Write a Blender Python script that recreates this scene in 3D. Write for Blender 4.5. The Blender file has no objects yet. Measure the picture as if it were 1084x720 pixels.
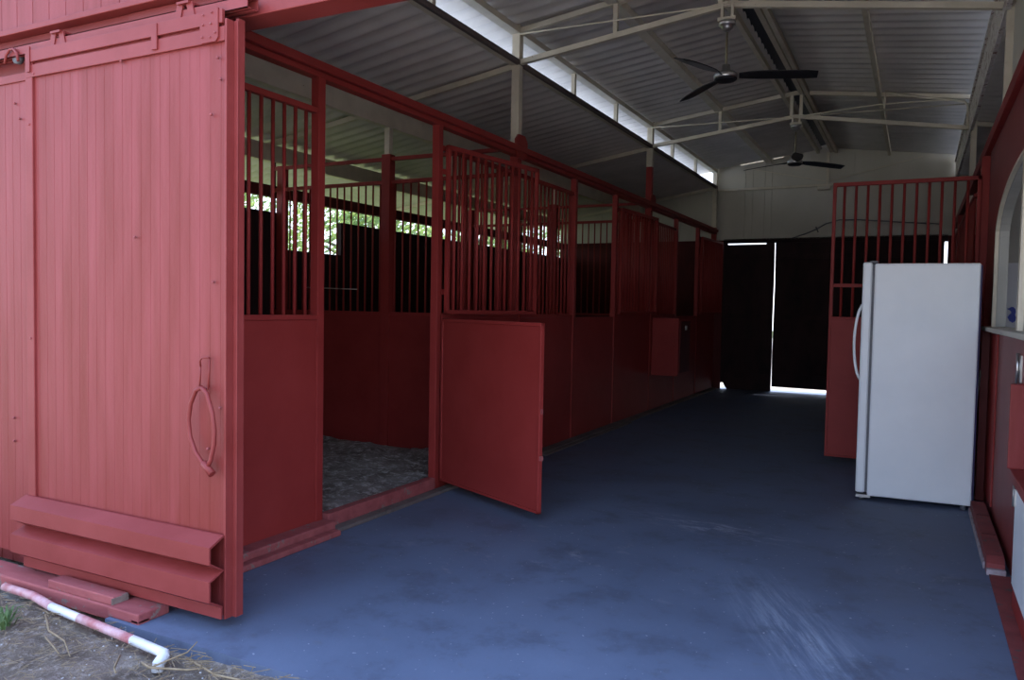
import bpy, bmesh, math, random
from mathutils import Vector, Matrix, noise
PI = math.pi
random.seed(7)
SC = bpy.context.scene
COL = SC.collection

# ------------------------------------------------------------------ materials
def nt(name, rough=.6, spec=.4, metal=0.0):
    m = bpy.data.materials.new(name); m.use_nodes = True
    t = m.node_tree; b = t.nodes['Principled BSDF']
    b.inputs['Roughness'].default_value = rough
    b.inputs['Specular IOR Level'].default_value = spec
    b.inputs['Metallic'].default_value = metal
    return m, t, b

def coords(t, scale=(1, 1, 1)):
    g = t.nodes.new('ShaderNodeNewGeometry'); mp = t.nodes.new('ShaderNodeMapping')
    mp.inputs['Scale'].default_value = scale
    t.links.new(g.outputs['Position'], mp.inputs['Vector']); return mp

def noise_n(t, vec, scale, detail=4, rough=.55):
    n = t.nodes.new('ShaderNodeTexNoise'); n.inputs['Scale'].default_value = scale
    n.inputs['Detail'].default_value = detail; n.inputs['Roughness'].default_value = rough
    t.links.new(vec.outputs[0], n.inputs['Vector']); return n

def ramp(t, fac, stops):
    r = t.nodes.new('ShaderNodeValToRGB'); e = r.color_ramp.elements
    e[0].position, e[0].color = stops[0][0], (*stops[0][1], 1)
    e[1].position, e[1].color = stops[-1][0], (*stops[-1][1], 1)
    for p, c in stops[1:-1]:
        x = e.new(p); x.color = (*c, 1)
    t.links.new(fac, r.inputs['Fac']); return r

def mix(t, fac, a, b):
    m = t.nodes.new('ShaderNodeMix'); m.data_type = 'RGBA'
    if hasattr(fac, 'links'): t.links.new(fac, m.inputs[0])
    else: m.inputs[0].default_value = fac
    for i, v in ((6, a), (7, b)):
        if hasattr(v, 'links'): t.links.new(v, m.inputs[i])
        else: m.inputs[i].default_value = (*v, 1)
    return m.outputs[2]

def bump(t, b, h, strength=.3, dist=.01):
    n = t.nodes.new('ShaderNodeBump'); n.inputs['Strength'].default_value = strength
    n.inputs['Distance'].default_value = dist
    t.links.new(h, n.inputs['Height']); t.links.new(n.outputs['Normal'], b.inputs['Normal'])

def paint(name, c0, c1, scale=3.0, stretch=(1, 1, 1), rough=.55, spec=.4, bumps=.15, metal=0, chips=None, chip_at=.68):
    m, t, b = nt(name, rough, spec, metal)
    mp = coords(t, stretch); n = noise_n(t, mp, scale, 5, .6)
    r = ramp(t, n.outputs['Fac'], [(.3, c0), (.7, c1)])
    out = r.outputs['Color']
    if chips:
        mp2 = coords(t); n2 = noise_n(t, mp2, 14, 6, .7)
        r2 = ramp(t, n2.outputs['Fac'], [(chip_at, (0, 0, 0)), (chip_at + .03, (1, 1, 1))])
        out = mix(t, r2.outputs['Color'], out, chips)
    t.links.new(out, b.inputs['Base Color'])
    if bumps:
        n3 = noise_n(t, coords(t), 60, 3); bump(t, b, n3.outputs['Fac'], bumps, .004)
    return m

M = {}
M['red_board'] = paint('red_board_paint', (.18, .021, .014), (.25, .042, .041), 2.2, (5, 5, .45), .48, .28, .2, chips=(.17, .04, .035), chip_at=.74)
M['red'] = paint('red_metal_paint', (.20, .027, .022), (.245, .040, .036), 4, (1, 1, 1), .5, .3, .12, chips=(.20, .05, .04), chip_at=.70)
M['red_in'] = paint('red_stall_paint', (.235, .024, .020), (.29, .034, .029), 3, (1, 1, 1), .55, .25, .1)
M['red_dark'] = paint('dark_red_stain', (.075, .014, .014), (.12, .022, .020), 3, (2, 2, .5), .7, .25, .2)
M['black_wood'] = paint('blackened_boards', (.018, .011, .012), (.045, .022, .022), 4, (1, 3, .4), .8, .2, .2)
M['cream'] = paint('cream_steel_paint', (.56, .50, .38), (.70, .63, .49), 5, (1, 1, 1), .55, .3, .1, chips=(.22, .13, .07), chip_at=.69)
M['peel'] = paint('peeling_white_paint', (.62, .56, .50), (.85, .80, .76), 9, (1, 1, 1), .6, .3, .3, chips=(.33, .20, .16), chip_at=.56)
M['wallcream'] = paint('cream_wall_panel', (.50, .47, .38), (.60, .56, .47), 1.4, (1, 1, .5), .65, .25, .05, chips=(.30, .25, .17), chip_at=.74)
M['galv'] = paint('galvanised_sheet', (.56, .525, .475), (.70, .655, .60), 2.2, (1, 1, 1), .5, .4, .06, metal=.15)
M['roof_top'] = paint('roof_top_bounce_tone', (.38, .42, .48), (.48, .52, .58), 2, (1, 1, 1), .6, .3, 0)
M['white_steel'] = paint('white_enamel', (.72, .75, .76), (.80, .82, .82), 2, (1, 1, 1), .35, .5, .03, chips=(.35, .22, .13), chip_at=.80)
M['grey'] = paint('grey_rubber', (.10, .10, .11), (.15, .15, .16), 5, (1, 1, 1), .6, .3, 0)
M['cable'] = paint('grey_cable', (.30, .29, .27), (.36, .35, .33), 5, (1, 1, 1), .5, .3, 0)
M['black'] = paint('black_blade', (.012, .012, .014), (.022, .02, .02), 5, (1, 1, 1), .4, .4, 0)
M['violet'] = paint('violet_fringe_tone', (.02, .014, .06), (.028, .018, .075), 5, (1, 1, 1), .5, .3, 0)
M['chrome'] = paint('worn_chrome', (.45, .44, .42), (.6, .58, .55), 8, (1, 1, 1), .3, .5, .05, metal=.9)
M['brass'] = paint('dull_brass', (.28, .24, .15), (.36, .31, .2), 8, (1, 1, 1), .35, .5, 0, metal=.7)
M['pvc'] = paint('white_pvc', (.62, .62, .62), (.78, .78, .78), 9, (1, 1, 1), .4, .4, .05)
M['pvc_red'] = paint('red_splashed_pvc', (.40, .11, .11), (.62, .42, .42), 14, (1, 1, 1), .5, .4, .05)
M['wood_end'] = paint('bare_wood', (.16, .12, .10), (.26, .20, .17), 30, (1, 1, 1), .8, .2, .2)
M['redwood'] = paint('worn_red_timber', (.22, .05, .05), (.34, .09, .085), 12, (.3, 1, 1), .7, .3, .3, chips=(.20, .14, .12), chip_at=.6)
M['brick'] = paint('red_masonry', (.16, .035, .034), (.25, .055, .052), 8, (1, 1, 1), .7, .3, .3, chips=(.10, .07, .065), chip_at=.6)
M['whitewash'] = paint('pale_mortar', (.22, .16, .17), (.42, .37, .39), 14, (1, 1, 1), .7, .3, .3)
M['twig'] = paint('dry_twig', (.20, .14, .08), (.34, .26, .16), 20, (1, 1, 1), .8, .2, .1)
M['bark'] = paint('bark', (.08, .06, .045), (.16, .13, .10), 12, (1, 1, .3), .9, .2, .3)
M['paper'] = paint('white_paper', (.62, .64, .68), (.70, .71, .74), 2, (1, 1, 1), .6, .3, 0)
M['blue_ink'] = paint('blue_ink', (.02, .04, .30), (.03, .05, .36), 4, (1, 1, 1), .5, .3, 0)
M['tack'] = paint('pale_tack_room_paint', (.36, .35, .31), (.44, .43, .39), 2, (1, 6, .3), .7, .3, .05)
M['pebble'] = paint('pale_pebble', (.35, .33, .31), (.6, .58, .56), 30, (1, 1, 1), .8, .2, .2)
M['grass'] = paint('grass_blade', (.05, .09, .025), (.10, .16, .05), 8, (1, 1, 1), .6, .3, 0)

def leaf_mat(name, a, b_):
    m, t, b = nt(name, .5, .35)
    n = noise_n(t, coords(t), 3.5, 4)
    r = ramp(t, n.outputs['Fac'], [(.3, a), (.7, b_)])
    t.links.new(r.outputs['Color'], b.inputs['Base Color'])
    tr = t.nodes.new('ShaderNodeBsdfTranslucent'); t.links.new(r.outputs['Color'], tr.inputs['Color'])
    mx = t.nodes.new('ShaderNodeMixShader'); mx.inputs[0].default_value = .45
    t.links.new(b.outputs[0], mx.inputs[1]); t.links.new(tr.outputs[0], mx.inputs[2])
    t.links.new(mx.outputs[0], t.nodes['Material Output'].inputs['Surface']); return m
M['leaf'] = leaf_mat('leaves', (.12, .20, .05), (.34, .42, .14))

def floor_mat():
    m, t, b = nt('blue_floor_paint', .6, .25)
    p = coords(t)
    n = noise_n(t, p, 1.3, 6, .6)
    r = ramp(t, n.outputs['Fac'], [(.3, (.088, .108, .158)), (.5, (.108, .134, .197)), (.72, (.128, .158, .23))])
    n2 = noise_n(t, coords(t), 9, 6, .7)
    r2 = ramp(t, n2.outputs['Fac'], [(.60, (0, 0, 0)), (.78, (1, 1, 1))])
    c = mix(t, r2.outputs['Color'], r.outputs['Color'], (.115, .125, .155))
    # scuffed paint and one painted-in reflection: rotate to the streak direction, then stretch
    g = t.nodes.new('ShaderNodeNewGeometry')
    def worn(c, centre, ang, size, stretch, lo, hi, col):  # shared by real scuffs and the painted reflection
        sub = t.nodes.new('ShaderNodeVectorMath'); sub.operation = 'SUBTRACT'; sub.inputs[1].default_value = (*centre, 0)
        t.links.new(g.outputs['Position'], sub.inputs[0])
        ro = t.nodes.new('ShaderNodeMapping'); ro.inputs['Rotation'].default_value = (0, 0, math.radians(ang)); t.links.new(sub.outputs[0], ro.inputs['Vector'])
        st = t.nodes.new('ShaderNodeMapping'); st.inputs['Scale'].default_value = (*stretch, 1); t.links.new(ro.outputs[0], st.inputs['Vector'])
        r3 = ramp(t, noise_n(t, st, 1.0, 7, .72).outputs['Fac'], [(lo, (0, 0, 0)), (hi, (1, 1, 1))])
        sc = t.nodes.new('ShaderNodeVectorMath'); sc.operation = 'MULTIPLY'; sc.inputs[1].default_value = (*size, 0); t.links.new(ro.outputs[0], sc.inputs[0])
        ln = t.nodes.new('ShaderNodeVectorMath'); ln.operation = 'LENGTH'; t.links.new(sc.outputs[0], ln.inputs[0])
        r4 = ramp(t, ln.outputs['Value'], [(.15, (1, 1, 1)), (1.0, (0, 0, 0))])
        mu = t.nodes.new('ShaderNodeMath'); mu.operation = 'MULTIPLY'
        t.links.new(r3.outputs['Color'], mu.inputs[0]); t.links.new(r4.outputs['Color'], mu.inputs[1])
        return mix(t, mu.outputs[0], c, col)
    c = worn(c, (-.42, 3.60), -25, (3.6, 1.05), (22, 1.8), .44, .74, (.30, .35, .43))  # reflected daylight painted into the floor as bluish-white streaks
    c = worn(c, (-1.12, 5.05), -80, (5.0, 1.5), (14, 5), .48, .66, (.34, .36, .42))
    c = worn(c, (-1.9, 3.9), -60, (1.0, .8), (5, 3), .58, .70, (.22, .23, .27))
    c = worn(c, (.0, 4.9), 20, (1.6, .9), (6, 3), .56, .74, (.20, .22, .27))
    n6 = noise_n(t, coords(t), 2.6, 6, .75)
    r6 = ramp(t, n6.outputs['Fac'], [(.30, (1, 1, 1)), (.48, (0, 0, 0))])
    c = mix(t, r6.outputs['Color'], c, (.075, .088, .125))
    # tiny paint and dust specks
    n5 = noise_n(t, coords(t), 38, 2, .5)
    r5 = ramp(t, n5.outputs['Fac'], [(.70, (0, 0, 0)), (.74, (1, 1, 1))])
    c = mix(t, r5.outputs['Color'], c, (.26, .28, .33))
    t.links.new(c, b.inputs['Base Color'])
    rr = ramp(t, n.outputs['Fac'], [(.3, (.52,) * 3), (.7, (.72,) * 3)]); t.links.new(rr.outputs['Color'], b.inputs['Roughness'])
    bump(t, b, n2.outputs['Fac'], .25, .01)
    return m
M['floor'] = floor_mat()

def dirt_mat(name, a, b_, c_, fine=22):
    m, t, b = nt(name, .95, .1)
    n = noise_n(t, coords(t), 3, 6, .65); n2 = noise_n(t, coords(t), fine, 6, .75)
    r = ramp(t, n.outputs['Fac'], [(.35, a), (.65, b_)])
    r2 = ramp(t, n2.outputs['Fac'], [(.50, (0, 0, 0)), (.68, (1, 1, 1))])
    c = mix(t, r2.outputs['Color'], r.outputs['Color'], c_)
    t.links.new(c, b.inputs['Base Color']); bump(t, b, n2.outputs['Fac'], .9, .03); return m
M['dirt'] = dirt_mat('bare_dirt', (.12, .092, .066), (.27, .215, .17), (.44, .37, .31), 30)
M['bounce_ground'] = dirt_mat('pale_bounce_ground', (.34, .31, .27), (.44, .41, .36), (.55, .52, .46), 30)
M['lawn'] = dirt_mat('rough_lawn', (.07, .11, .035), (.13, .15, .06), (.20, .19, .10), 12)
M['bedding'] = dirt_mat('stall_bedding', (.16, .13, .11), (.38, .34, .31), (.78, .74, .70), 16)
M['concrete'] = dirt_mat('old_concrete', (.13, .11, .10), (.20, .16, .145), (.24, .16, .14), 30)

# ------------------------------------------------------------------ mesh builder
class MB:
    def __init__(s): s.v = []; s.f = []; s.sm = []
    def add(s, vs, fs, smooth=False):
        o = len(s.v); s.v += [Vector(v) for v in vs]; s.f += [tuple(i + o for i in f) for f in fs]; s.sm += [smooth] * len(fs); return s
    def box(s, x0, x1, y0, y1, z0, z1):
        return s.add([(x0, y0, z0), (x1, y0, z0), (x1, y1, z0), (x0, y1, z0), (x0, y0, z1), (x1, y0, z1), (x1, y1, z1), (x0, y1, z1)],
                     [(0, 3, 2, 1), (4, 5, 6, 7), (0, 1, 5, 4), (1, 2, 6, 5), (2, 3, 7, 6), (3, 0, 4, 7)])
    def bar(s, p, q, w, h, up=(0, 0, 1)):
        p, q = Vector(p), Vector(q); d = (q - p).normalized(); u = Vector(up)
        if abs(d.dot(u)) > .95: u = Vector((0, 1, 0))
        a = d.cross(u).normalized() * (w / 2); b = a.cross(d).normalized() * (h / 2)
        return s.add([p - a - b, p + a - b, p + a + b, p - a + b, q - a - b, q + a - b, q + a + b, q - a + b],
                     [(0, 3, 2, 1), (4, 5, 6, 7), (0, 1, 5, 4), (1, 2, 6, 5), (2, 3, 7, 6), (3, 0, 4, 7)])
    def tube(s, pts, r, n=8, closed=False):
        pts = [Vector(p) for p in pts]; rs = r if isinstance(r, (list, tuple)) else [r] * len(pts)
        o = []; N = len(pts); ref = None
        for i, p in enumerate(pts):
            a = pts[(i - 1) % N] if (i or closed) else p; c = pts[(i + 1) % N] if (i < N - 1 or closed) else p
            d = (c - a).normalized()
            if ref is None:
                ref = d.orthogonal().normalized()
            ref = (ref - d * ref.dot(d)).normalized(); b = d.cross(ref)
            for k in range(n):
                t = 2 * PI * k / n; o.append(p + (ref * math.cos(t) + b * math.sin(t)) * rs[i])
        f = []
        for i in range(N if closed else N - 1):
            j = (i + 1) % N
            for k in range(n):
                f.append((i * n + k, i * n + (k + 1) % n, j * n + (k + 1) % n, j * n + k))
        s.add(o, f, True)
        if not closed:
            b0 = len(s.v) - N * n
            s.f += [tuple(b0 + k for k in range(n))[::-1], tuple(b0 + (N - 1) * n + k for k in range(n))]; s.sm += [False] * 2
        return s
    def prism(s, prof, f3, d0, d1):      # prof list of 2D, f3(u, v, d) -> 3D
        n = len(prof); vs = [f3(u, v, d0) for u, v in prof] + [f3(u, v, d1) for u, v in prof]
        fs = [tuple(range(n)), tuple(range(n, 2 * n))[::-1]] + [(i, n + i, n + (i + 1) % n, (i + 1) % n) for i in range(n)]
        return s.add(vs, fs)
    def lathe(s, c, prof, n=24):
        c = Vector(c); o = []; f = []
        for r, z in prof:
            for k in range(n):
                t = 2 * PI * k / n; o.append(c + Vector((r * math.cos(t), r * math.sin(t), z)))
        for i in range(len(prof) - 1):
            for k in range(n):
                f.append((i * n + k, i * n + (k + 1) % n, (i + 1) * n + (k + 1) % n, (i + 1) * n + k))
        f += [tuple(range(n))[::-1], tuple((len(prof) - 1) * n + k for k in range(n))]
        return s.add(o, f, True)
    def build(s, name, mat, parent=None, bevel=0, world=True, fixn=True):
        org = parent.matrix_basis.translation if (parent and world) else Vector((0, 0, 0))
        gp = parent.parent if parent else None
        if gp and world: org = org + gp.matrix_basis.translation
        me = bpy.data.meshes.new(name); me.from_pydata([tuple(v - org) for v in s.v], [], s.f)
        me.polygons.foreach_set('use_smooth', s.sm); me.materials.append(mat if not isinstance(mat, str) else M[mat])
        if fixn:
            bm = bmesh.new(); bm.from_mesh(me); bmesh.ops.recalc_face_normals(bm, faces=bm.faces); bm.to_mesh(me); bm.free()
        me.update()
        o = bpy.data.objects.new(name, me); COL.objects.link(o)
        if parent: o.parent = parent
        if bevel:
            b = o.modifiers.new('bevel', 'BEVEL'); b.width = bevel; b.segments = 2; b.limit_method = 'ANGLE'
        return o

def tag(o, label, cat, group=None, kind=None):
    o['label'] = label; o['category'] = cat
    if group: o['group'] = group
    if kind: o['kind'] = kind
    return o
def thing(name, label, cat, loc=(0, 0, 0), rz=0, group=None):
    o = bpy.data.objects.new(name, None); COL.objects.link(o); o.empty_display_size = .1
    o.location = loc; o.rotation_euler = (0, 0, rz); return tag(o, label, cat, group)
def struct(name, mb, mat, bevel=0):
    o = mb.build(name, mat, bevel=bevel); o['kind'] = 'structure'; return o
def inst(src, parent, loc):
    c = src.copy(); COL.objects.link(c); c.parent = parent; c.location = loc; return c

# ------------------------------------------------------------------ key dimensions
XL, XR, XRIDGE = -3.25, .45, -1.40            # aisle post lines and ridge
FY, EY = 2.52, 14.2                           # front and end wall
BENTS = (6.35, 10.3)
ZE, ZR = 3.90, 4.14                           # upper roof underside at eave and ridge
SL = (ZR - ZE) / (XRIDGE - XL)
def zup(x): return ZR - abs(x - XRIDGE) * SL
def zlow(x): return 3.60 - .16 * max(XL - x, x - XR)

# ------------------------------------------------------------------ roof sheets (corrugated)
def sheet(name, x0, x1, y0, y1, zf, wave=.19, amp=.021, n=8, mat='galv'):
    mb = MB(); rows = []; cnt = int((y1 - y0) / wave * n)
    xs = [x0 + (x1 - x0) * i / 4 for i in range(5)]
    vs = []; th = .003
    for side in (0, 1):
        for j in range(cnt + 1):
            y = y0 + (y1 - y0) * j / cnt; ph = (j % n) / n
            s_ = math.cos(2 * PI * ph); z = -amp * (max(s_, -.2) * 1.3)
            for x in xs: vs.append((x, y, zf(x) + z + amp * .4 + side * th))
    W = 5; H = (cnt + 1) * W; fs = []
    for j in range(cnt):
        for i in range(4):
            a = j * W + i; fs.append((a, a + 1, a + W + 1, a + W)); fs.append((H + a, H + a + W, H + a + W + 1, H + a + 1))
    for j in range(cnt):
        for i in (0, 4):
            a = j * W + i; fs.append((a, a + W, H + a + W, H + a))
    mb.add(vs, fs, True)
    o = struct(name, mb, mat); o.data.materials.append(M['roof_top'])     # unseen outer side, tone set for bounce onto the overhang
    for p in o.data.polygons:
        if min(p.vertices) >= H: p.material_index = 1
    return o
sheet('ceiling', -3.80, XRIDGE - .10, 2.28, 14.32, lambda x: zup(x) + .0)
sheet('ceiling', XRIDGE + .06, 1.05, 2.28, 14.32, lambda x: zup(x) + .0)
sheet('ceiling', -7.9, XL - .02, 2.30, 14.32, lambda x: 3.60 - .16 * (XL - x))
sheet('ceiling', XR + .06, 3.9, 2.30, 14.32, lambda x: 3.60 - .16 * (x - XR))
mb = MB().add([(XRIDGE - .3, 2.28, zup(XRIDGE - .3) + .04), (XRIDGE, 2.28, ZR + .07), (XRIDGE + .3, 2.28, zup(XRIDGE + .3) + .04),
               (XRIDGE - .3, 14.32, zup(XRIDGE - .3) + .04), (XRIDGE, 14.32, ZR + .07), (XRIDGE + .3, 14.32, zup(XRIDGE + .3) + .04)],
              [(0, 1, 4, 3), (1, 2, 5, 4)])
struct('trim_1', mb, 'black')                 # ridge cap seen dark through the slot

# ------------------------------------------------------------------ floor and ground
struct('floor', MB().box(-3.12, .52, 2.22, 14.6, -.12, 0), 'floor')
def lumpy(name, x0, x1, y0, y1, z, amp, sc, step, mat, hole=None):
    nx = int((x1 - x0) / step); ny = int((y1 - y0) / step); vs = []; fs = []
    for j in range(ny + 1):
        for i in range(nx + 1):
            x = x0 + (x1 - x0) * i / nx; y = y0 + (y1 - y0) * j / ny
            h = noise.noise(Vector((x * sc, y * sc, 3))) * amp + noise.noise(Vector((x * sc * 4, y * sc * 4, 9))) * amp * .4
            vs.append((x, y, z + h))
    for j in range(ny):
        for i in range(nx):
            a = j * (nx + 1) + i; fs.append((a, a + 1, a + nx + 2, a + nx + 1))
    return MB().add(vs, fs, True)
for a in ((2.62, 6.30), (6.40, 10.25), (10.35, 14.1)):
    struct('floor', lumpy('f', -6.15, -3.29, a[0], a[1], .015, .05, 2.6, .05, 'bedding'), 'bedding')
struct('floor', MB().box(.62, 3.3, 2.62, 14.1, -.1, .0), 'concrete')
struct('ground', lumpy('g', -7.0, 2.4, 1.1, 2.24, -.045, .045, 2.5, .03, 'dirt'), 'dirt')
g = MB()
for (x0, x1, y0, y1) in ((-60, 60, -40, 1.12), (2.3, 60, 1.1, 60), (-7, 2.4, 14.5, 60)):
    g.add([(x0, y0, -.06), (x1, y0, -.06), (x1, y1, -.06), (x0, y1, -.06)], [(0, 1, 2, 3)])
g.add([(-7, 2.1, -.08), (2.4, 2.1, -.08), (2.4, 14.6, -.08), (-7, 14.6, -.08)], [(0, 1, 2, 3)])
struct('ground', g, 'bounce_ground')  # mostly out-of-view ground, made pale to bounce sunlight into the barn
struct('ground', MB().add([(-60, 1.1, -.06), (-6.9, 1.1, -.06), (-6.9, 60, -.06), (-60, 60, -.06)], [(0, 1, 2, 3)]), 'lawn')

# base curb and sill on the left
struct('trim_2', MB().box(-3.22, -3.10, 2.62, 3.74, 0, .075).box(-3.10, -3.04, 2.62, 3.72, 0, .035), 'redwood', .008)
tag(MB().box(-3.24, -3.17, 3.755, 4.96, 0, .105).build('door_sill', 'redwood', bevel=.006),
    'worn red timber sill board across the open stall doorway on the left', 'sill')
struct('trim_3', MB().box(-3.17, -3.09, 3.75, 5.4, 0, .025).box(-3.20, -3.10, 5.4, 14.0, 0, .03).box(-3.1, -3.05, 6.7, 9.2, 0, .018), 'concrete', .006)

# ------------------------------------------------------------------ exterior siding helper (board with grooves), faces -Y
def grooved(x0, x1, z0, z1, y, th=.02, pitch=.1, gw=.005, gd=.003):
    mb = MB(); prof = [(x0, y)]
    x = x0 + pitch
    while x < x1 - gw:
        prof += [(x - gw / 2, y), (x - gw / 4, y + gd), (x + gw / 4, y + gd), (x + gw / 2, y)]; x += pitch
    prof += [(x1, y), (x1, y + th), (x0, y + th)]
    return mb.prism(prof, lambda u, v, d: (u, v, d), z0, z1)

def poly_wall(pts, y0, y1):
    return MB().prism(pts, lambda u, v, d: (u, d, v), y0, y1)
# front wall behind the doors and around the opening
struct('wall_front', grooved(-6.3, -3.08, -.02, 2.75, FY, .09, .1), 'red_board')
struct('wall_front', grooved(1.62, 3.5, -.02, 2.75, FY, .09, .1).box(.56, .60, FY, FY + .09, -.02, 2.70), 'red_board')  # gap added in this unseen stretch to let daylight into the tack room
struct('wall_front', poly_wall([(-7.2, 2.70), (4.0, 2.70), (4.0, 3.0), (XR + .1, 3.56), (XR + .1, 3.82), (XRIDGE, 4.12), (XL - .1, 3.85), (XL - .1, 3.56), (-7.2, 2.95)], 2.50, 2.58), 'red_board')
struct('wall_front', grooved(-6.3, 3.5, 2.755, 3.25, 2.44, .05, .13), 'red_board')
struct('trim_4', MB().box(-6.3, 3.5, 2.425, 2.50, 2.728, 2.757), 'red', .004)                   # flashing under the siding
struct('trim_5', MB().box(-3.30, .62, 2.482, 2.62, 2.60, 2.727).box(-6.3, -3.06, 2.49, 2.52, 2.55, 2.73), 'red', .004)   # header over the opening
struct('trim_6', MB().box(-6.3, 3.5, 2.494, 2.5, 2.64, 2.655), 'red')

# sliding door track with its roller brackets
tr = thing('door_track', 'red painted steel track above the sliding front doors', 'track', (-2.5, 2.42, 2.6))
w = .004
mb = MB()
for (a, b, c, d) in ((2.40, 2.46, 2.645, 2.649), (2.40, 2.404, 2.60, 2.649), (2.456, 2.46, 2.60, 2.649), (2.40, 2.422, 2.60, 2.604), (2.438, 2.46, 2.60, 2.604)):
    mb.box(-6.2, -2.47, a, b, c, d)
mb.build('rail', 'red', tr)
def bracket(x):
    m_ = MB()
    for (a, b) in (((-.045, .0), (-.028, .068)), ((.028, .068), (.045, .0))):
        pr_ = [(x + a[0], 2.60 + a[1]), (x + a[0] + (.012 if a[1] == 0 else 0), 2.60 + a[1]), (x + b[0] + (.0 if b[1] else -.0), 2.60 + b[1]), (x + b[0] - .012, 2.60 + b[1])]
        m_.bar((x + a[0], 2.40, 2.60 + a[1]), (x + b[0], 2.40, 2.60 + b[1]), .035, .010)
    return m_.box(x - .036, x + .036, 2.383, 2.50, 2.665, 2.675).box(x - .055, x + .055, 2.385, 2.415, 2.597, 2.606)
for x in (-3.70, -2.83): bracket(x).build('bracket', 'red', tr)
mb = MB().lathe((0, 0, 0), [(.006, -.012), (.03, -.012), (.03, .012), (.006, .012)], 16)
mb.v = [Vector((v.x - 4.05, v.z + 2.42, v.y + 2.60)) for v in mb.v]
mb.build('roller', 'grey', tr)
mb = MB().tube([(-4.11, 2.39, 2.57), (-4.10, 2.39, 2.61), (-4.07, 2.39, 2.635), (-4.04, 2.39, 2.635), (-4.01, 2.39, 2.61), (-4.00, 2.39, 2.57)], .007)
mb.build('roller_guard', 'red', tr)

# ------------------------------------------------------------------ sliding front doors
def bolts(spots, y, parent, r=.009):
    for (x, z) in spots:
        mb = MB().lathe((0, 0, 0), [(r, -.004), (r, .003), (r * .6, .006)], 8)
        mb.v = [Vector((v.x + x, -v.z + y, v.y + z)) for v in mb.v]
        mb.build('bolt', 'redwood', parent)

d = thing('sliding_door', 'large red board sliding door with a rope loop handle and two guard ribs', 'door', (-3.25, 2.40, .05))
x0, x1, y = -3.92, -2.565, 2.385
grooved(x0 + .01, x1 - .008, .06, 2.55, y + .008, .055, .062, .004, .0009).build('panel', 'red_board', d)
MB().box(x0 - .012, x0 + .045, y - .004, y + .07, .06, 2.60).build('edge_strip', 'red', d, .003)
MB().box(x1 - .012, x1, y - .004, y + .035, .05, 2.565).box(x1 + .005, x1 + .022, y + .04, y + .075, .05, 2.575).box(x1 - .012, x1 + .022, y + .035, y + .045, .05, 2.565).build('edge_channel', 'red', d, .002)
MB().box(x0, x1 - .01, y - .006, y + .01, 2.475, 2.535).build('lower_rail', 'red', d, .002)
MB().box(x0, x1 - .02, y - .010, y + .006, 2.548, 2.605).build('upper_rail', 'red', d, .002)
MB().prism([(-2.71, 2.49), (-2.70, 2.475), (-2.62, 2.475), (-2.605, 2.49), (-2.605, 2.61), (-2.68, 2.605), (-2.71, 2.57)], lambda u, v, dd: (u, dd, v), y - .014, y - .006).build('hanger_plate', 'red', d)
bolts([(-2.69, 2.59), (-2.64, 2.595), (-2.69, 2.55), (-2.645, 2.55), (-2.695, 2.50), (-2.65, 2.495), (-2.62, 2.51)], y - .014, d, .005)
MB().box(-3.01, -2.975, y - .014, y - .006, 2.49, 2.60).build('clip', 'red', d)
MB().box(-3.905, -3.88, y - .014, y - .006, 2.50, 2.62).build('clip', 'red', d)
bolts([(-2.615, 2.41), (-2.60, 2.32), (-2.655, 2.18), (-2.67, 1.0 + .62 - .85), (-3.22, 2.47), (-3.86, 2.49), (-2.60, .95), (-3.90, 2.25), (-3.90, 1.2), (-3.13, 1.68), (-2.64, 1.48)], y - .004, d, .006)
# W-beam guard at the foot of the door
def guard(x0, x1):
    pr = [(0, .41), (-.012, .41), (-.085, .375), (-.085, .305), (-.014, .262), (-.085, .232), (-.085, .145), (-.022, .105), (-.022, .055), (0, .055)]
    back = [(min(u + .008, 0.0), v) for u, v in pr]
    return pr
pr = guard(0, 0)
inner = [(0.0, .400), (-.010, .402), (-.077, .370), (-.077, .309), (-.004, .262), (-.077, .227), (-.077, .149), (-.014, .110), (-.014, .055)]
outer = [(0.0, .412), (-.012, .412), (-.085, .377), (-.085, .304), (-.013, .262), (-.085, .233), (-.085, .144), (-.022, .105), (-.022, .055)]
mb = MB(); prof = outer + inner[::-1]
N = len(prof); vs = []
for X in (-3.945, -2.57):
    vs += [(X, y + u, v) for u, v in prof]
fs = [(i, (i + 1) % N, N + (i + 1) % N, N + i) for i in range(N)]
k = len(outer)
for e in (0, N):
    for i in range(k - 1): fs.append((e + i, e + i + 1, e + N - 2 - i, e + N - 1 - i))
mb.add(vs, fs); gd = mb.build('guard_rail', 'red', d)
# handle: flat bracket and rope loop
h = MB().tube([(-2.705, y - .012, 1.12), (-2.705, y - .016, 1.145), (-2.69, y - .018, 1.158), (-2.655, y - .018, 1.162), (-2.65, y - .012, 1.16)], .004, 6).tube([(-2.705, y - .012, 1.13), (-2.708, y - .014, 1.03)], .004, 6).tube([(-2.652, y - .012, 1.16), (-2.655, y - .014, 1.035)], .004, 6).tube([(-2.708, y - .014, 1.03), (-2.655, y - .014, 1.03)], .005, 6).build('handle_bracket', 'red', d)
P = [(-2.675, 1.035), (-2.712, 1.02), (-2.745, .96), (-2.758, .89), (-2.748, .82), (-2.715, .755), (-2.67, .71), (-2.635, .688)]
Q = [(-2.675, 1.035), (-2.645, 1.01), (-2.612, .93), (-2.600, .86), (-2.602, .80), (-2.622, .73), (-2.64, .70)]
MB().tube([(a, y - .03, b) for a, b in P], .0095, 8).tube([(a, y - .032, b) for a, b in Q], .0095, 8).build('handle_loop', 'red', d)
MB().tube([(-2.665, y - .032, .715), (-2.612, y - .032, .672)], [.015, .017], 10).build('handle_knot', 'red', d)

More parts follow.
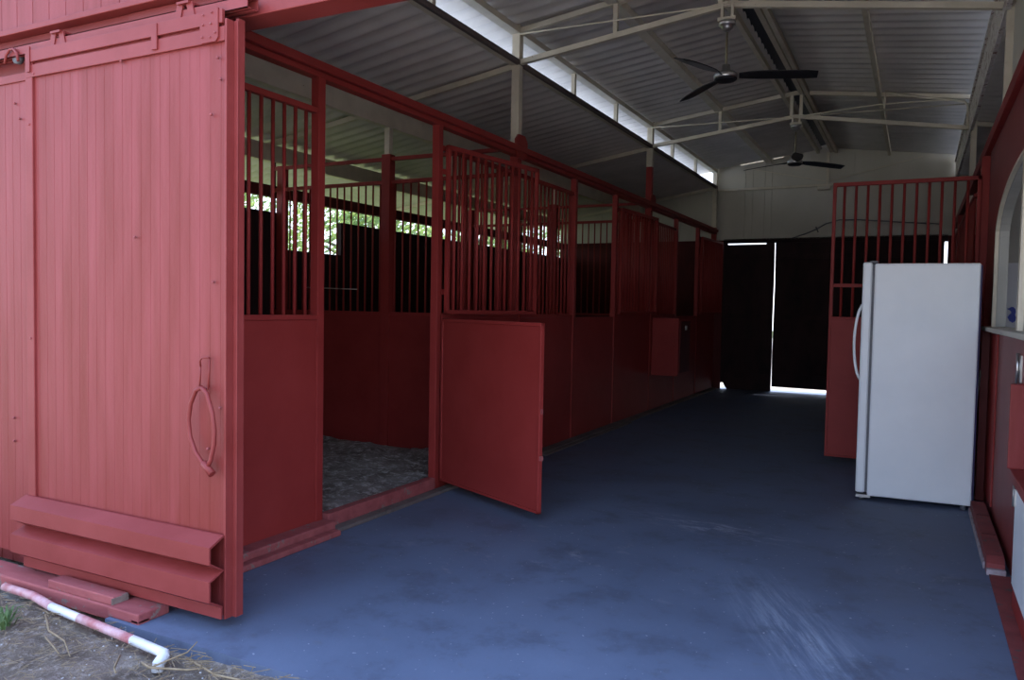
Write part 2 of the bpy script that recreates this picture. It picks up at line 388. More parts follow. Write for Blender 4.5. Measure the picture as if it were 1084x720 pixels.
d2 = thing('sliding_door', 'second red board sliding door, half cut by the left edge of the photo', 'door', (-4.6, 2.45, .05))
grooved(-5.3, -3.965, .08, 2.50, 2.432, .05, .062, .004, .0009).build('panel', 'red_board', d2)
MB().box(-4.00, -3.955, 2.424, 2.49, .06, 2.60).build('edge_strip', 'red', d2, .003)
MB().box(-5.3, -4.0, 2.424, 2.434, 2.485, 2.525).build('upper_rail', 'red', d2, .002)
bolts([(-4.09, 2.38), (-4.05, 2.30), (-3.98, 2.52), (-3.98, 2.45), (-3.98, 2.05), (-4.12, .78), (-4.12, .66)], 2.424, d2, .006)

# timber ledge, block and pvc pipe below the door
tag(MB().box(-4.7, -3.14, 2.262, 2.40, -.03, .035).build('ledge_board', 'redwood', bevel=.008), 'long worn red timber lying on the dirt under the sliding door', 'board')
o = thing('timber_block', 'short red timber block with a bare sawn end under the sliding door', 'block', (-3.3, 2.33, .05))
MB().box(-3.60, -3.13, 2.268, 2.345, .035, .075).build('block', 'redwood', o, .005)
MB().box(-3.13, -3.127, 2.258, 2.342, .038, .072).build('sawn_end', 'wood_end', o)
tag(MB().box(-3.13, -2.93, 2.24, 2.40, .0, .045).box(-2.98, -2.93, 2.24, 2.30, -.02, .02).build('kerb_block', 'redwood', bevel=.006), 'red painted kerb piece at the corner of the blue floor below the door', 'kerb')
pp = thing('drain_pipe', 'white plastic drain pipe with an elbow, partly splashed red, on the dirt', 'pipe', (-2.9, 2.13, 0))
pts = [(-3.42, 2.17, .012), (-3.2, 2.155, .008), (-3.02, 2.145, .004)]
MB().tube(pts, .019, 12).build('pipe', 'pvc', pp)
MB().tube([(-3.88, 2.232, .0), (-3.62, 2.215, .008), (-3.42, 2.17, .012)], .0195, 12).build('painted_length', 'pvc_red', pp)
MB().tube([(-3.20, 2.155, .0085), (-3.02, 2.145, .0045), (-2.82, 2.13, .002)], .0195, 12).build('painted_length', 'pvc_red', pp)
MB().tube([(-2.82, 2.13, .002), (-2.64, 2.115, .0), (-2.605, 2.11, -.001), (-2.595, 2.10, -.004), (-2.59, 2.07, -.02), (-2.59, 2.065, -.05)], [.0195, .0195, .021, .024, .023, .023], 12).build('elbow', 'pvc', pp)

# ------------------------------------------------------------------ litter on the dirt
lit = MB()
random.seed(3)
for i in range(1700):
    x = random.uniform(-4.6, -1.6); y_ = random.uniform(1.3, 2.18)
    if y_ > 2.19: continue
    a = random.uniform(0, PI); L = random.uniform(.01, .06); z = -.03 + noise.noise(Vector((x * 2.5, y_ * 2.5, 3))) * .045 + .012
    lit.bar((x, y_, z), (x + L * math.cos(a), y_ + L * math.sin(a), z + random.uniform(-.004, .012)), .0022, .0015)
for i in range(110):
    x = random.uniform(-3.9, -1.7); y_ = 2.19 - abs(random.gauss(0, .10))
    a = random.gauss(0.1, .7); L = random.uniform(.02, .09); z = .0
    lit.bar((x, y_, z), (x + L * math.cos(a), y_ + L * math.sin(a), z + random.uniform(-.008, .012)), .0025, .0018)
tag(lit.build('pine_litter', 'twig'), 'scattered dry pine needles and straw on the bare dirt', 'litter', kind='stuff')
pb = MB()
for i in range(200):
    x = random.uniform(-4.6, -1.7); y_ = random.uniform(1.3, 2.17); r = random.uniform(.002, .006)
    z = -.035 + noise.noise(Vector((x * 2.5, y_ * 2.5, 3))) * .045 + .01
    pb.lathe((x, y_, z), [(r * .5, -r * .5), (r, 0), (r * .6, r * .5)], 6)
tag(pb.build('gravel', 'pebble'), 'small pale stones scattered over the dirt', 'gravel', kind='stuff')
tw = [([(-3.35, 2.10), (-3.2, 2.02), (-3.05, 1.99), (-2.88, 1.90)], 'long curved dry twig on the dirt below the white drain pipe', .005),
      ([(-3.16, 1.98), (-3.02, 1.93), (-2.95, 1.90)], 'short dry twig beside the long curved twig on the dirt', .004),
      ([(-2.62, 2.02), (-2.55, 2.00), (-2.42, 2.06), (-2.36, 2.12)], 'forked dry twig on the dirt just past the pipe elbow', .005),
      ([(-2.75, 2.02), (-2.66, 1.93), (-2.61, 1.90)], 'straight dry twig on the dirt under the pipe elbow', .004),
      ([(-2.5, 2.13), (-2.3, 2.09), (-2.12, 2.11), (-1.98, 2.08)], 'dry twig lying along the front edge of the blue floor', .005)]
for pts, lb, r in tw:
    mb = MB().tube([(a, b, .0 + noise.noise(Vector((a * 2.5, b * 2.5, 3))) * .04) for a, b in pts], [r, r, r * .8, r * .5][:len(pts)], 6)
    if 'forked' in lb: mb.tube([(-2.55, 2.0, .0), (-2.5, 2.13, .02), (-2.49, 2.17, .05)], [.004, .003, .002], 6)
    tag(mb.build('twig', 'twig'), lb, 'twig')
gr = MB()
for i in range(26):
    a = random.uniform(0, 2 * PI); b0 = Vector((-3.47 + random.uniform(-.03, .03), 2.00 + random.uniform(-.03, .03), -.03)); L = random.uniform(.05, .11)
    dr = Vector((math.cos(a), math.sin(a), 0)); wv = Vector((-dr.y, dr.x, 0)) * .004
    p1 = b0 + dr * L * .4 + Vector((0, 0, L * .7)); p2 = b0 + dr * L + Vector((0, 0, L * .65))
    gr.add([b0 - wv, b0 + wv, p1 + wv, p1 - wv, p2], [(0, 1, 2, 3), (3, 2, 4)])
tag(gr.build('grass_tuft', 'grass', fixn=False), 'small green grass tuft on the dirt at the left edge', 'grass')

# ------------------------------------------------------------------ posts, beams and trusses
def post(name, x, y, z0, z1, w, mat, label, group=None, cat='post'):
    return tag(MB().box(x - w / 2, x + w / 2, y - w / 2, y + w / 2, z0, z1).build(name, mat, bevel=.004), label, cat, group)
# main bent posts on the left stall line: red below the beam, cream above
for (yy, lb, zs) in ((6.35, 'tall roof post behind the open upper stall gate, cream above the red beam', 2.86), (10.3, 'second tall roof post of the left stall line, red painted higher up', 3.30), (14.12, 'roof post at the end wall where the red beam stops', 2.86)):
    t = thing('roof_post', lb, 'post', (XL, yy, 0))
    MB().box(XL - .04, XL + .04, yy - .04, yy + .04, 0, zs).build('lower_post', 'red_in', t, .004)
    MB().box(XL - .038, XL + .038, yy - .038, yy + .038, zs, 3.90).build('upper_post', 'cream', t, .004)
    if yy < 14:
        MB().prism([(-.06, -.11), (.06, -.11), (.11, -.05), (.11, .05), (.06, .10), (-.06, .10), (-.11, .05), (-.11, -.05)], lambda u, v, dd: (dd, yy + u, 2.83 + v), XL + .041, XL + .062).build('gusset_plate', 'red_in', t)
for (yy, lb) in ((3.70, 'red stall post on the near side of the open stall doorway'), (5.02, 'red stall post the open half door hangs from'), (7.66, 'slim red stall post just past the open upper stall gate'), (8.92, 'red stall post on the far side of the second stall doorway'), (11.58, 'dark stall post near side of the third stall doorway'), (12.88, 'last dark stall post before the end wall')):
    post('stall_post', XL + .025, yy, 0, 2.74, .06, 'red_in', lb)
tag(MB().box(XL - .02, XL + .07, FY + .11, FY + .17, 0, 2.74).build('stall_post', 'red_in'), 'first stall post just inside the front wall, beside the sliding door', 'post')
t = thing('header_beam', 'long dark red double beam running over the left stall fronts', 'beam', (XL, 2.6, 2.74))
MB().box(XL - .02, XL + .05, 2.60, 14.14, 2.74, 2.775).build('lower_angle', 'red_in', t, .004)
MB().box(XL + .0, XL + .075, 2.60, 14.14, 2.778, 2.83).build('upper_tube', 'red_in', t, .006)

# clerestory: header, eave angle, short posts
tag(MB().box(XL - .05, XL + .04, 2.60, 14.14, 3.82, 3.872).build('clerestory_header', 'cream'), 'long cream beam over the open clerestory gap on the left', 'beam')
t = thing('clerestory_sill', 'ragged edge angle along the top of the lower left roof', 'trim', (XL, 2.6, 3.55))
MB().box(XL + .012, XL + .04, 2.60, 14.14, 3.545, 3.590).build('edge_angle', 'concrete', t)
MB().box(XL - .04, XL + .01, 2.60, 14.14, 3.545, 3.595).build('sill_tube', 'cream', t)
short = [(4.95, 'short cream clerestory post above the open stall doorway'), (7.64, 'short clerestory post just past the first tall roof post'), (8.93, 'short clerestory post midway between the two tall roof posts'), (11.35, 'short clerestory post just past the second tall roof post'), (12.7, 'last short clerestory post before the bright end opening')]
for yy, lb in short: post('clerestory_post', XL, yy, 3.55, 3.82, .045, 'cream', lb)

# purlins and ridge members
def beam(name, x, z, w, h, mat, label, y0=2.6, y1=14.14):
    return tag(MB().box(x - w / 2, x + w / 2, y0, y1, z - h, z).build(name, mat, bevel=.004), label, 'beam')
beam('roof_purlin', -2.35, zup(-2.35) - .002, .10, .07, 'cream', 'broad tan purlin under the left slope of the high roof')
beam('roof_purlin', -.48, zup(-.48) - .002, .045, .08, 'cream', 'slim cream purlin under the right slope of the high roof')
beam('ridge_purlin', -1.56, zup(-1.56) - .005, .045, .07, 'cream', 'left tube of the three ridge members, left of the dark slot')
beam('ridge_purlin', -1.345, zup(-1.345) - .03, .05, .05, 'cream', 'middle tube of the three ridge members, right of the dark slot')
beam('ridge_purlin', -1.275, zup(-1.275) - .03, .045, .06, 'cream', 'right tube of the three ridge members')
tag(MB().box(.46, .49, 2.60, 14.14, 3.46, 3.80).box(.44, .46, 2.6, 14.14, 3.77, 3.80).build('fascia_board', 'peel'), 'peeling whitish fascia along the right edge of the high roof', 'fascia')
# beams over the stalls
tag(MB().box(-4.69, -4.62, 2.62, 14.12, 3.12, 3.325).build('stall_beam', 'cream', bevel=.004), 'deep cream beam under the lower roof, midway over the left stalls', 'beam')
tag(MB().box(-6.24, -6.17, 2.62, 14.12, 2.90, 3.08).build('stall_beam', 'cream', bevel=.004), 'cream beam over the outer wall at the back of the left stalls', 'beam')

def slope_bar(mb, x0, x1, zf, y, w, h):
    return mb.bar((x0, y, zf(x0) - h / 2), (x1, y, zf(x1) - h / 2), w, h)
for yy, lb in ((6.35, 'steel roof truss carrying the nearer ceiling fan'), (10.3, 'steel roof truss carrying the farther ceiling fan')):
    t = thing('roof_truss', lb, 'truss', (XRIDGE, yy, 3.8))
    slope_bar(MB(), XL, XRIDGE, lambda x: zup(x) - .03, yy, .045, .045).build('rafter', 'cream', t)
    slope_bar(MB(), XRIDGE, XR, lambda x: zup(x) - .03, yy, .045, .045).build('rafter', 'cream', t)
    MB().bar((XL + .03, yy, 3.575), (XRIDGE, yy, 3.80), .045, .045).build('tie_beam', 'cream', t)
    MB().bar((XRIDGE, yy, 3.80), (XR, yy, 3.50), .045, .045).build('tie_beam', 'cream', t)
    MB().tube([(XL + .03, yy - .03, 3.815), (XR, yy - .03, 3.765)], .007).build('tie_rod', 'cream', t)
    for xw in (-2.33, -1.46, -1.35):
        zb = 3.575 + (xw - XL) / (XRIDGE - XL) * .225 if xw < XRIDGE else 3.79
        MB().box(xw - .018, xw + .018, yy - .02, yy + .02, zb, zup(xw) - .05).build('web_post', 'cream', t)
    post('roof_post', .50, yy, 0 if yy > 8 else 2.83, 3.78, .06, 'cream', 'grey steel roof post on the right behind the far stall gate' if yy > 8 else 'short cream post on top of the right wall above the arched opening')
t = thing('conduit', 'bent pale conduit under the right slope by the second truss', 'conduit', (.0, 10.22, 3.8))
MB().tube([(-.42, 10.2, 3.97), (.0, 10.2, 3.86), (.30, 10.2, 3.80), (.40, 10.2, 3.77), (.425, 10.2, 3.72), (.43, 10.2, 3.50)], .012).build('pipe', 'cream', t)
MB().tube([(-.42, 10.2, 3.955), (-.42, 10.2, 3.78)], .012).build('drop_pipe', 'cream', t)
MB().tube([(-1.3, 10.2, 3.78), (-.5, 10.2, 3.83), (.1, 10.2, 3.82), (.40, 10.2, 3.79)], .008).build('cross_pipe', 'cream', t)
for yy, lb in ((6.35, 'cream rafter under the lower left roof over the first stall partition'), (10.3, 'cream rafter under the lower left roof over the second stall partition'), (14.08, 'cream rafter under the lower left roof against the end wall')):
    tag(slope_bar(MB(), -7.7, XL - .03, lambda x: 3.575 - .16 * (XL - x), yy, .04, .05).build('side_rafter', 'cream'), lb, 'rafter')
for yy, lb in ((6.35, 'cream rafter under the lower right roof, nearer one'), (10.3, 'cream rafter under the lower right roof, farther one')):
    tag(slope_bar(MB(), XR + .08, 3.8, lambda x: 3.575 - .16 * (x - XR), yy, .04, .05).build('side_rafter', 'cream'), lb, 'rafter')

# ------------------------------------------------------------------ stall fronts
def bar_src(name, z0, z1, mat, parent, r=.010):
    return MB().tube([(0, 0, z0), (0, 0, z1)], r, 8).build(name, mat, parent, world=False)
def stall_panel(x, y0, y1, label, mat='red_in', grille=True, ztop=2.60, n=None, lower=True):
    t = thing('stall_partition', label, 'stall partition', (x, (y0 + y1) / 2, .05))
    if lower:
        MB().box(x - .012, x + .016, y0, y1, .0, 1.30).build('lower_board', mat, t, .003)
    if grille:
        MB().box(x - .02, x + .024, y0, y1, 1.30, 1.33).build('middle_rail', mat, t, .003)
        MB().box(x - .018, x + .018, y0, y1, ztop - .035, ztop).build('top_rail', mat, t, .003)
        n = n or round((y1 - y0) / .088); src = None
        for i in range(1, n):
            yy = y0 + (y1 - y0) * i / n - (y0 + y1) / 2
            if src is None:
                src = bar_src('bar', 1.33 - .05, ztop - .035 - .05, mat, t, .011); src.location = (0, yy, 0)
            else: inst(src, t, (0, yy, 0))
    return t
XF = XL + .03
stall_panel(XF, 2.70, 3.675, 'first fixed stall panel, red board below bars, beside the sliding door', ztop=2.56)
stall_panel(XF, 5.065, 6.305, 'fixed stall panel behind the open half door and upper gate')
stall_panel(XF, 6.395, 7.615, 'fixed stall panel between the tall roof post and the second doorway')
stall_panel(XF, 7.705, 8.875, 'closed half door of the second stall with open space above', grille=False)
stall_panel(XF, 8.965, 10.255, 'fixed stall panel between the second doorway and the second tall post')
stall_panel(XF, 10.345, 11.535, 'fixed stall panel past the second tall post, behind the red box')
stall_panel(XF, 11.625, 12.835, 'closed half door of the third stall, open above', grille=False)
stall_panel(XF, 12.925, 14.07, 'last fixed stall panel against the end wall')

# hinged leaves (built along local +X from the hinge)
def leaf(name, label, cat, hinge, ang, W, z0, z1, zbar=None, n=13, mat='red_in', mids=()):
    t = thing(name, label, cat, (hinge[0], hinge[1], 0), ang)
    k = dict(world=False)
    if zbar is None or zbar > z0:
        top = z1 if zbar is None else zbar
        MB().box(.012, W - .012, -.010, .010, z0 + .012, top - .012).build('board', mat, t, **k)
        f = MB().box(0, W, -.016, .016, z0, z0 + .02).box(0, W, -.018, .018, top - .024, top).box(0, .022, -.016, .016, z0, top).box(W - .022, W, -.016, .016, z0, top)
        f.build('frame', mat, t, bevel=.004, **k)
        base = top
    else: base = z0
    if zbar is not None:
        f = MB().box(0, W, -.016, .016, z1 - .035, z1).box(0, .03, -.016, .016, base, z1).box(W - .03, W, -.016, .016, base, z1)
        if base == z0: f.box(0, W, -.016, .016, base, base + .03)
        f.build('grille_frame', mat, t, bevel=.003, **k)
        for m_ in mids: MB().box(.03, W - .03, -.015, .015, m_, m_ + .03).build('cross_rail', mat, t, **k)
        src = bar_src('bar', base + (.03 if base == z0 else 0), z1 - .035, mat, t, .012)
        src.location = (W / n, 0, 0)
        for i in range(2, n): inst(src, t, (W * i / n, 0, 0))
    return t
hd = leaf('half_door', 'red lower stall half door swung open into the aisle', 'door', (-3.165, 5.03), math.atan2(4.56 - 5.06, -2.14 + 3.20), 1.175, .075, 1.30)
for z in (.30, 1.05): MB().box(-.03, .05, .018, .024, z - .02, z + .02).build('hinge', 'red_in', hd, world=False)
MB().box(1.165, 1.187, -.012, .012, .42, .45).box(1.170, 1.185, -.008, .008, .72, .75).build('latch', 'redwood', hd, world=False)
ug = leaf('upper_gate', 'red barred upper gate folded back open over the half door', 'gate', (-3.165, 5.06), math.atan2(6.22 - 5.06, -2.98 + 3.165), 1.20, 1.335, 2.60, zbar=0, n=13)
for z in (1.5, 2.4): MB().box(-.03, .05, .018, .024, z - .02, z + .02).build('hinge', 'red_in', ug, world=False)
ug2 = leaf('upper_gate', 'dark red barred upper gate of the second stall, folded back open', 'gate', (-3.165, 8.97), math.radians(86), 1.20, 1.335, 2.60, zbar=0, n=13)
ug3 = leaf('upper_gate', 'dark barred upper gate of the third stall, folded back open', 'gate', (-3.165, 12.93), math.radians(86), 1.15, 1.335, 2.60, zbar=0, n=13)
rd = leaf('stall_gate', 'full height red gate with bars, swung open behind the refrigerator', 'gate', (.45, 7.76), PI, 1.165, .075, 2.575, zbar=1.36, n=12, mids=(1.63,))

# red feed box on the left stall wall in the dark
t = thing('feed_box', 'small red box mounted on the far left stall front', 'box', (-3.0, 10.6, .5))
MB().box(-3.20, -2.83, 10.42, 11.0, .50, 1.28).build('body', 'red_in', t, .005)
MB().box(-2.83, -2.815, 10.46, 10.96, .54, 1.24).build('lid', 'red_dark', t, .004)
MB().box(-2.815, -2.80, 10.68, 10.74, 1.12, 1.18).build('latch', 'chrome', t.children[-1])

# ------------------------------------------------------------------ stall partitions (across)
def partition(y, label, dark=False):
    t = thing('stall_divider', label, 'partition', (-4.7, y, .0))
    mt = 'red_in'
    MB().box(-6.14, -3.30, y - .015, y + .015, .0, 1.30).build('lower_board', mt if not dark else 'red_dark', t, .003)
    MB().box(-6.14, -3.30, y - .018, y + .018, 2.575, 2.61).build('top_rail', mt, t)
    MB().box(-6.14, -3.30, y - .02, y + .02, 1.30, 1.325).build('middle_rail', mt, t)
    MB().box(-6.14, -3.29, y - .018, y + .018, 2.80, 2.835).build('tie_bar', mt, t)
    MB().box(-4.70, -4.60, y - .045, y + .045, 0, 2.86).build('post', mt, t, .004)
    MB().box(-4.68, -4.62, y - .03, y + .03, 2.86, 3.12).build('post_head', 'cream', t, .004)
    MB().box(-6.06, -5.97, y - .04, y + .04, 0, 2.835).build('post', mt, t, .004)
    src = bar_src('bar', 1.325, 2.575, mt, t, .009); src.location = (-3.39 + 4.7, 0, 0)
    x = -3.48
    while x > -6.12:
        if abs(x + 4.65) > .06 and abs(x + 6.01) > .06: inst(src, t, (x + 4.7, 0, 0))
        x -= .09
    return t
p1 = partition(6.35, 'red partition with bars at the back of the open stall')
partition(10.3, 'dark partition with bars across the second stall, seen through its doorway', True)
MB().tube([(-5.55, 6.32, 1.50), (-5.56, 6.30, 1.62), (-5.57, 6.29, 1.80), (-5.56, 6.30, 1.92)], .010).build('gate_bolt', 'redwood', p1)
MB().tube([(-5.7, 6.325, 1.56), (-5.0, 6.325, 1.545)], .005).build('cross_rod', 'chrome', p1)

# outer wall of the left stalls with its window
mb = MB()
mb.box(-6.26, -6.20, 2.60, 6.47, 0, 2.37).box(-6.26, -6.20, 7.53, 14.2, 0, 2.37).box(-6.26, -6.20, 6.47, 7.53, 0, 1.98)
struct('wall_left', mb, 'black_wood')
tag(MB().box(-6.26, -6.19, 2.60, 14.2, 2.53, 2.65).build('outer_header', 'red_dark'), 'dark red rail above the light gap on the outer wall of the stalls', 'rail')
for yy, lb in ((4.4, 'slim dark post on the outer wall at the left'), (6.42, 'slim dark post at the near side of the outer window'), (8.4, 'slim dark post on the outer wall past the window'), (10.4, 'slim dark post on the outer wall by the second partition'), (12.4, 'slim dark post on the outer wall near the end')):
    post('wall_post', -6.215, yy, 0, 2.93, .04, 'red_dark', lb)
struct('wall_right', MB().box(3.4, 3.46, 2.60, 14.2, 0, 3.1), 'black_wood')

# ------------------------------------------------------------------ right wall with the arched opening
Zt = 2.74
yc, aa, bb, z0w = 5.20, 1.55, .34, 1.97
arch = [(yc + aa * math.cos(t), z0w + bb * math.sin(t)) for t in [PI * i / 24 for i in range(25)]]
W0, W1 = 2.62, 7.62
mb = MB()
mb.box(.50, .56, W0, W1, 0, 1.30)
mb.box(.50, .56, yc + aa, W1, 1.30, Zt); mb.box(.50, .56, W0, yc - aa, 1.30, Zt)
up = [(yc + aa, Zt)] + [(yc - aa, Zt)]
prof = arch + [(yc - aa, Zt), (yc + aa, Zt)]
# wall above the arch as a strip of quads
for i in range(24):
    (ya, za), (yb, zb) = arch[i], arch[i + 1]
    mb.add([(.50, ya, za), (.50, yb, zb), (.50, yb, Zt), (.50, ya, Zt), (.56, ya, za), (.56, yb, zb), (.56, yb, Zt), (.56, ya, Zt)],
           [(0, 1, 2, 3), (7, 6, 5, 4), (0, 4, 5, 1), (3, 2, 6, 7)])
struct('wall_right', mb, 'red')
wn = bpy.data.objects.new('window_1', None); COL.objects.link(wn); wn.location = (.53, yc, 1.3); wn['kind'] = 'structure'
fr = [(yc + aa, 1.31)] + arch + [(yc - aa, 1.31)]
mb = MB(); vs = []
for (a, b_) in fr:
    dx, dz = a - yc, b_ - 1.75; k = .965
    vs += [(.488, a, b_), (.488, yc + dx * k, 1.75 + dz * k if b_ > 1.5 else b_), (.512, yc + dx * k, 1.75 + dz * k if b_ > 1.5 else b_), (.512, a, b_)]
fs = []
for i in range(len(fr) - 1):
    for k in range(4): fs.append((i * 4 + k, i * 4 + (k + 1) % 4, i * 4 + 4 + (k + 1) % 4, i * 4 + 4 + k))
mb.add(vs, fs); mb.build('window_frame', 'cream', wn)
ln_ = MB(); vs2 = [(.514 if v[0] < .5 else .575, v[1], v[2]) for v in vs]; ln_.add(vs2, fs); ln_.build('reveal', 'tack', wn)
MB().box(  .44, .60, 3.5, 6.93, 1.285, 1.315).build('window_sill', 'wallcream', wn, .004)
MB().box(.505, .535, 5.24, 5.31, 1.315, 2.30).build('mullion', 'cream', wn)
# tack room behind
struct('wall_tack_room', MB().box(1.55, 1.60, 2.62, 7.7, 0, 2.7).box(.56, 1.6, 7.64, 7.69, 0, 2.7), 'tack')
t = thing('poster', 'white sheet with a blue bird shape seen through the arched window', 'poster', (.68, 7.63, 1.6))
MB().box(.615, .735, 7.628, 7.636, 1.30, 1.83).build('sheet', 'paper', t)
bp = [(.0, .0), (.02, -.03), (.05, -.045), (.075, -.03), (.08, .0), (.07, .02), (.075, .045), (.07, .07), (.05, .085), (.03, .085), (.012, .075), (-.01, .07), (.012, .06), (.03, .05), (.035, .035), (.015, .02)]
MB().prism(bp, lambda u, v, dd: (.665 + u * .75, dd, 1.385 + v * 1.0), 7.622, 7.628).build('bird_mark', 'blue_ink', t)
struct('wall_right', MB().box(.515, .55, W0, 6.66, 2.83, 3.48), 'wallcream')
tag(MB().box(.46, .54, 2.62, 14.14, 2.74, 2.83).build('header_beam', 'red_in', bevel=.004), 'dark red beam along the top of the right wall', 'beam')
tag(MB().box(.44, .50, 6.86, 6.94, 0, 1.29).build('wall_stud', 'red', bevel=.004), 'red upright on the right wall just behind the refrigerator', 'post')
tag(MB().box(.488, .50, 6.20, 6.78, .10, 1.27).build('trim_board', 'red_in', bevel=.003), 'flat darker red board on the right wall below the window sill', 'board')

# right stall fronts beyond the gate
post('stall_post', .49, 7.82, 0, 2.74, .09, 'red_in', 'dark red post the full height gate hangs from on the right')
post('stall_post', .49, 12.3, 0, 2.74, .08, 'red_in', 'dark post farthest along the right stall fronts')
def rpanel(y0, y1, lb): return stall_panel(.48, y0, y1, lb)
rpanel(9.05, 10.22, 'dark barred stall panel on the right before the grey roof post')
rpanel(10.38, 12.24, 'dark barred stall panel on the right past the grey roof post')
rpanel(12.36, 14.1, 'last dark barred stall panel on the right by the end wall')
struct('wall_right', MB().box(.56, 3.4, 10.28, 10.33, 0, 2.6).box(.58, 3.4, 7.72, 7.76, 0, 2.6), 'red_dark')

# masonry curb and apron on the right
t = thing('masonry_curb', 'low red masonry curb with a pale end beside the refrigerator', 'curb', (.43, 5.7, 0))
pr = [(4.93, 0), (6.38, 0), (6.38, .09), (4.99, .09), (4.93, .06)]
MB().prism(pr, lambda u, v, dd: (dd, u, v), .385, .47).build('curb', 'brick', t)
MB().box(.374, .385, 5.02, 6.37, 0, .04).build('render_edge', 'whitewash', t, .004)
MB().box(.383, .475, 4.90, 4.932, 0, .035).build('pale_end', 'whitewash', t, .004)
for yy in (5.45, 5.95): MB().box(.395, .465, yy, yy + .012, .088, .093).build('joint', 'red_dark', t)
struct('trim_7', MB().box(.395, .52, 2.3, 4.90, 0, .008), 'brick')

# counter with cabinet on the right edge
t = thing('wall_counter', 'red counter against the right wall with a glossy red end board', 'counter', (.46, 4.0, 0))
MB().box(.425, .50, 2.9, 4.52, .615, .66).build('counter_top', 'red', t, .005)
MB().box(.415, .50, 4.46, 4.50, .66, 1.07).build('end_board', 'red_board', t, .005)
t = thing('cabinet', 'white low cabinet under the red counter at the right edge', 'cabinet', (.47, 4.0, 0))
MB().box(.455, .498, 2.95, 4.42, .008, .61).build('body', 'red_in', t)
MB().box(.447, .455, 3.4, 4.40, .12, .60).build('door', 'white_steel', t, .003)
MB().box(.440, .447, 4.36, 4.425, .50, .58).tube([(.442, 4.41, .49), (.442, 4.41, .59)], .006).build('hinge', 'chrome', t)
t = thing('hinge_plate', 'grey steel hinge plate screwed to the red right wall above the counter', 'hinge plate', (.49, 4.95, 1.1))
MB().box(.492, .50, 4.86, 4.93, 1.05, 1.19).build('plate', 'chrome', t)
MB().tube([(.486, 4.94, 1.04), (.486, 4.94, 1.20)], .008).build('pin', 'chrome', t)

# ------------------------------------------------------------------ refrigerator
f = thing('refrigerator', 'tall white upright refrigerator standing side-on in the aisle', 'refrigerator', (0.04, 6.42, 0), math.radians(3))
k = dict(world=False)
def rbox(x0, x1, y0, y1, z0, z1): return MB().box(x0, x1, y0, y1, z0, z1)
rbox(-.325, .355, 0, .70, .035, 1.765).build('body', 'white_steel', f, bevel=.012, **k)
rbox(-.405, -.340, .0, .70, .055, 1.775).build('door', 'white_steel', f, bevel=.014, **k)
rbox(-.342, -.322, .012, .69, .06, 1.76).build('gasket', 'grey', f, **k)
rbox(.354, .364, .005, .69, .05, 1.75).build('back_panel', 'violet', f, **k)  # violet painted in to imitate a lens colour fringe on this edge
rbox(-.36, -.305, .02, .07, 1.765, 1.787).build('top_hinge', 'grey', f, bevel=.004, **k)
rbox(-.40, -.30, .01, .06, .02, .04).tube([(-.36, .035, .0), (-.36, .035, .03)], .016).build('foot', 'chrome', f, **k)
for (x, y_) in ((.31, .05), (.31, .62), (-.30, .62)): MB().tube([(x, y_, 0), (x, y_, .04)], .018, 10).build('foot', 'grey', f, **k)
hp = []
for i in range(13):
    s_ = i / 12; hp.append((-.405 - .048 * math.sin(PI * s_) ** .6 + .004, .05, .90 + .56 * s_))
MB().tube(hp, .010, 10).build('handle', 'white_steel', f, **k)
tag(MB().tube([(.46, 6.95, 1.29), (.452, 6.9, 1.15), (.44, 6.86, .95), (.425, 6.85, .75), (.415, 6.84, .55), (.42, 6.86, .30), (.43, 6.9, .10)], .007).build('power_cord', 'cable'), 'thin grey cord hanging in the gap behind the refrigerator', 'cord')

# ------------------------------------------------------------------ end wall and its doors
mb = MB()
def gable(x): return zlow(x) - .05 if (x < XL or x > XR) else zup(x) - .012
xs = [-7.2, -6.2, XL - .001, XL, -2.87]
pts = [(-6.26, 2.64), (3.46, 2.64), (3.46, 3.12), (XR + .06, 3.60), (XR + .06, zup(XR) + .012)]
pts += [(-.5, zup(-.5) + .012), (XRIDGE + .1, 4.185), (XRIDGE, ZR + .066), (XRIDGE - .1, 4.185), (-2.12, zup(-2.12) + .012), (-2.12, zup(-2.12) - .012), (-2.29, zup(-2.29) - .012), (-2.29, zup(-2.29) + .012),
        (-2.44, zup(-2.44) + .012), (-2.44, zup(-2.44) - .014), (-2.84, zup(-2.84) - .014), (-2.84, zup(-2.84) + .012), (XL, ZE + .012), (XL, 3.605), (-6.26, 3.125)]
struct('wall_end', poly_wall(pts, EY, EY + .03), 'wallcream')
struct('wall_end', MB().box(-6.26, -3.09, EY, EY + .05, -.15, 2.64).box(.40, 3.46, EY, EY + .05, -.15, 2.64), 'red_dark')
mb = MB()
for x in (-3.25, -2.75, -2.62, -2.42, -2.30, -1.0, -.5, .05): mb.box(x - .008, x + .008, EY - .012, EY, 2.66, zup(x) - .06)
for x in (-5.4, -4.6, -3.9): mb.box(x - .008, x + .008, EY - .012, EY, 2.66, zlow(x) - .07)
struct('trim_8', mb, 'wallcream')
tag(MB().box(XL, XR, EY - .05, EY - .013, 3.50, 3.54).build('girt', 'cream', bevel=.003), 'cream horizontal tube across the end wall', 'girt')
tag(MB().box(XRIDGE - .02, XRIDGE + .02, EY - .05, EY - .013, 3.54, 4.06).build('king_post', 'cream'), 'short cream upright under the ridge on the end wall', 'post')
for s_, lb in ((-1, 'thin diagonal brace on the left half of the end gable'), (1, 'thin diagonal brace on the right half of the end gable')):
    tag(MB().bar((XRIDGE, EY - .03, 3.58), (XRIDGE + s_ * 1.4, EY - .03, zup(XRIDGE + s_ * 1.4) - .06), .012, .012).build('brace', 'cream'), lb, 'brace')
t = thing('junction_box', 'small cream box on the end wall under the ridge', 'box', (XRIDGE - .03, EY - .07, 3.5))
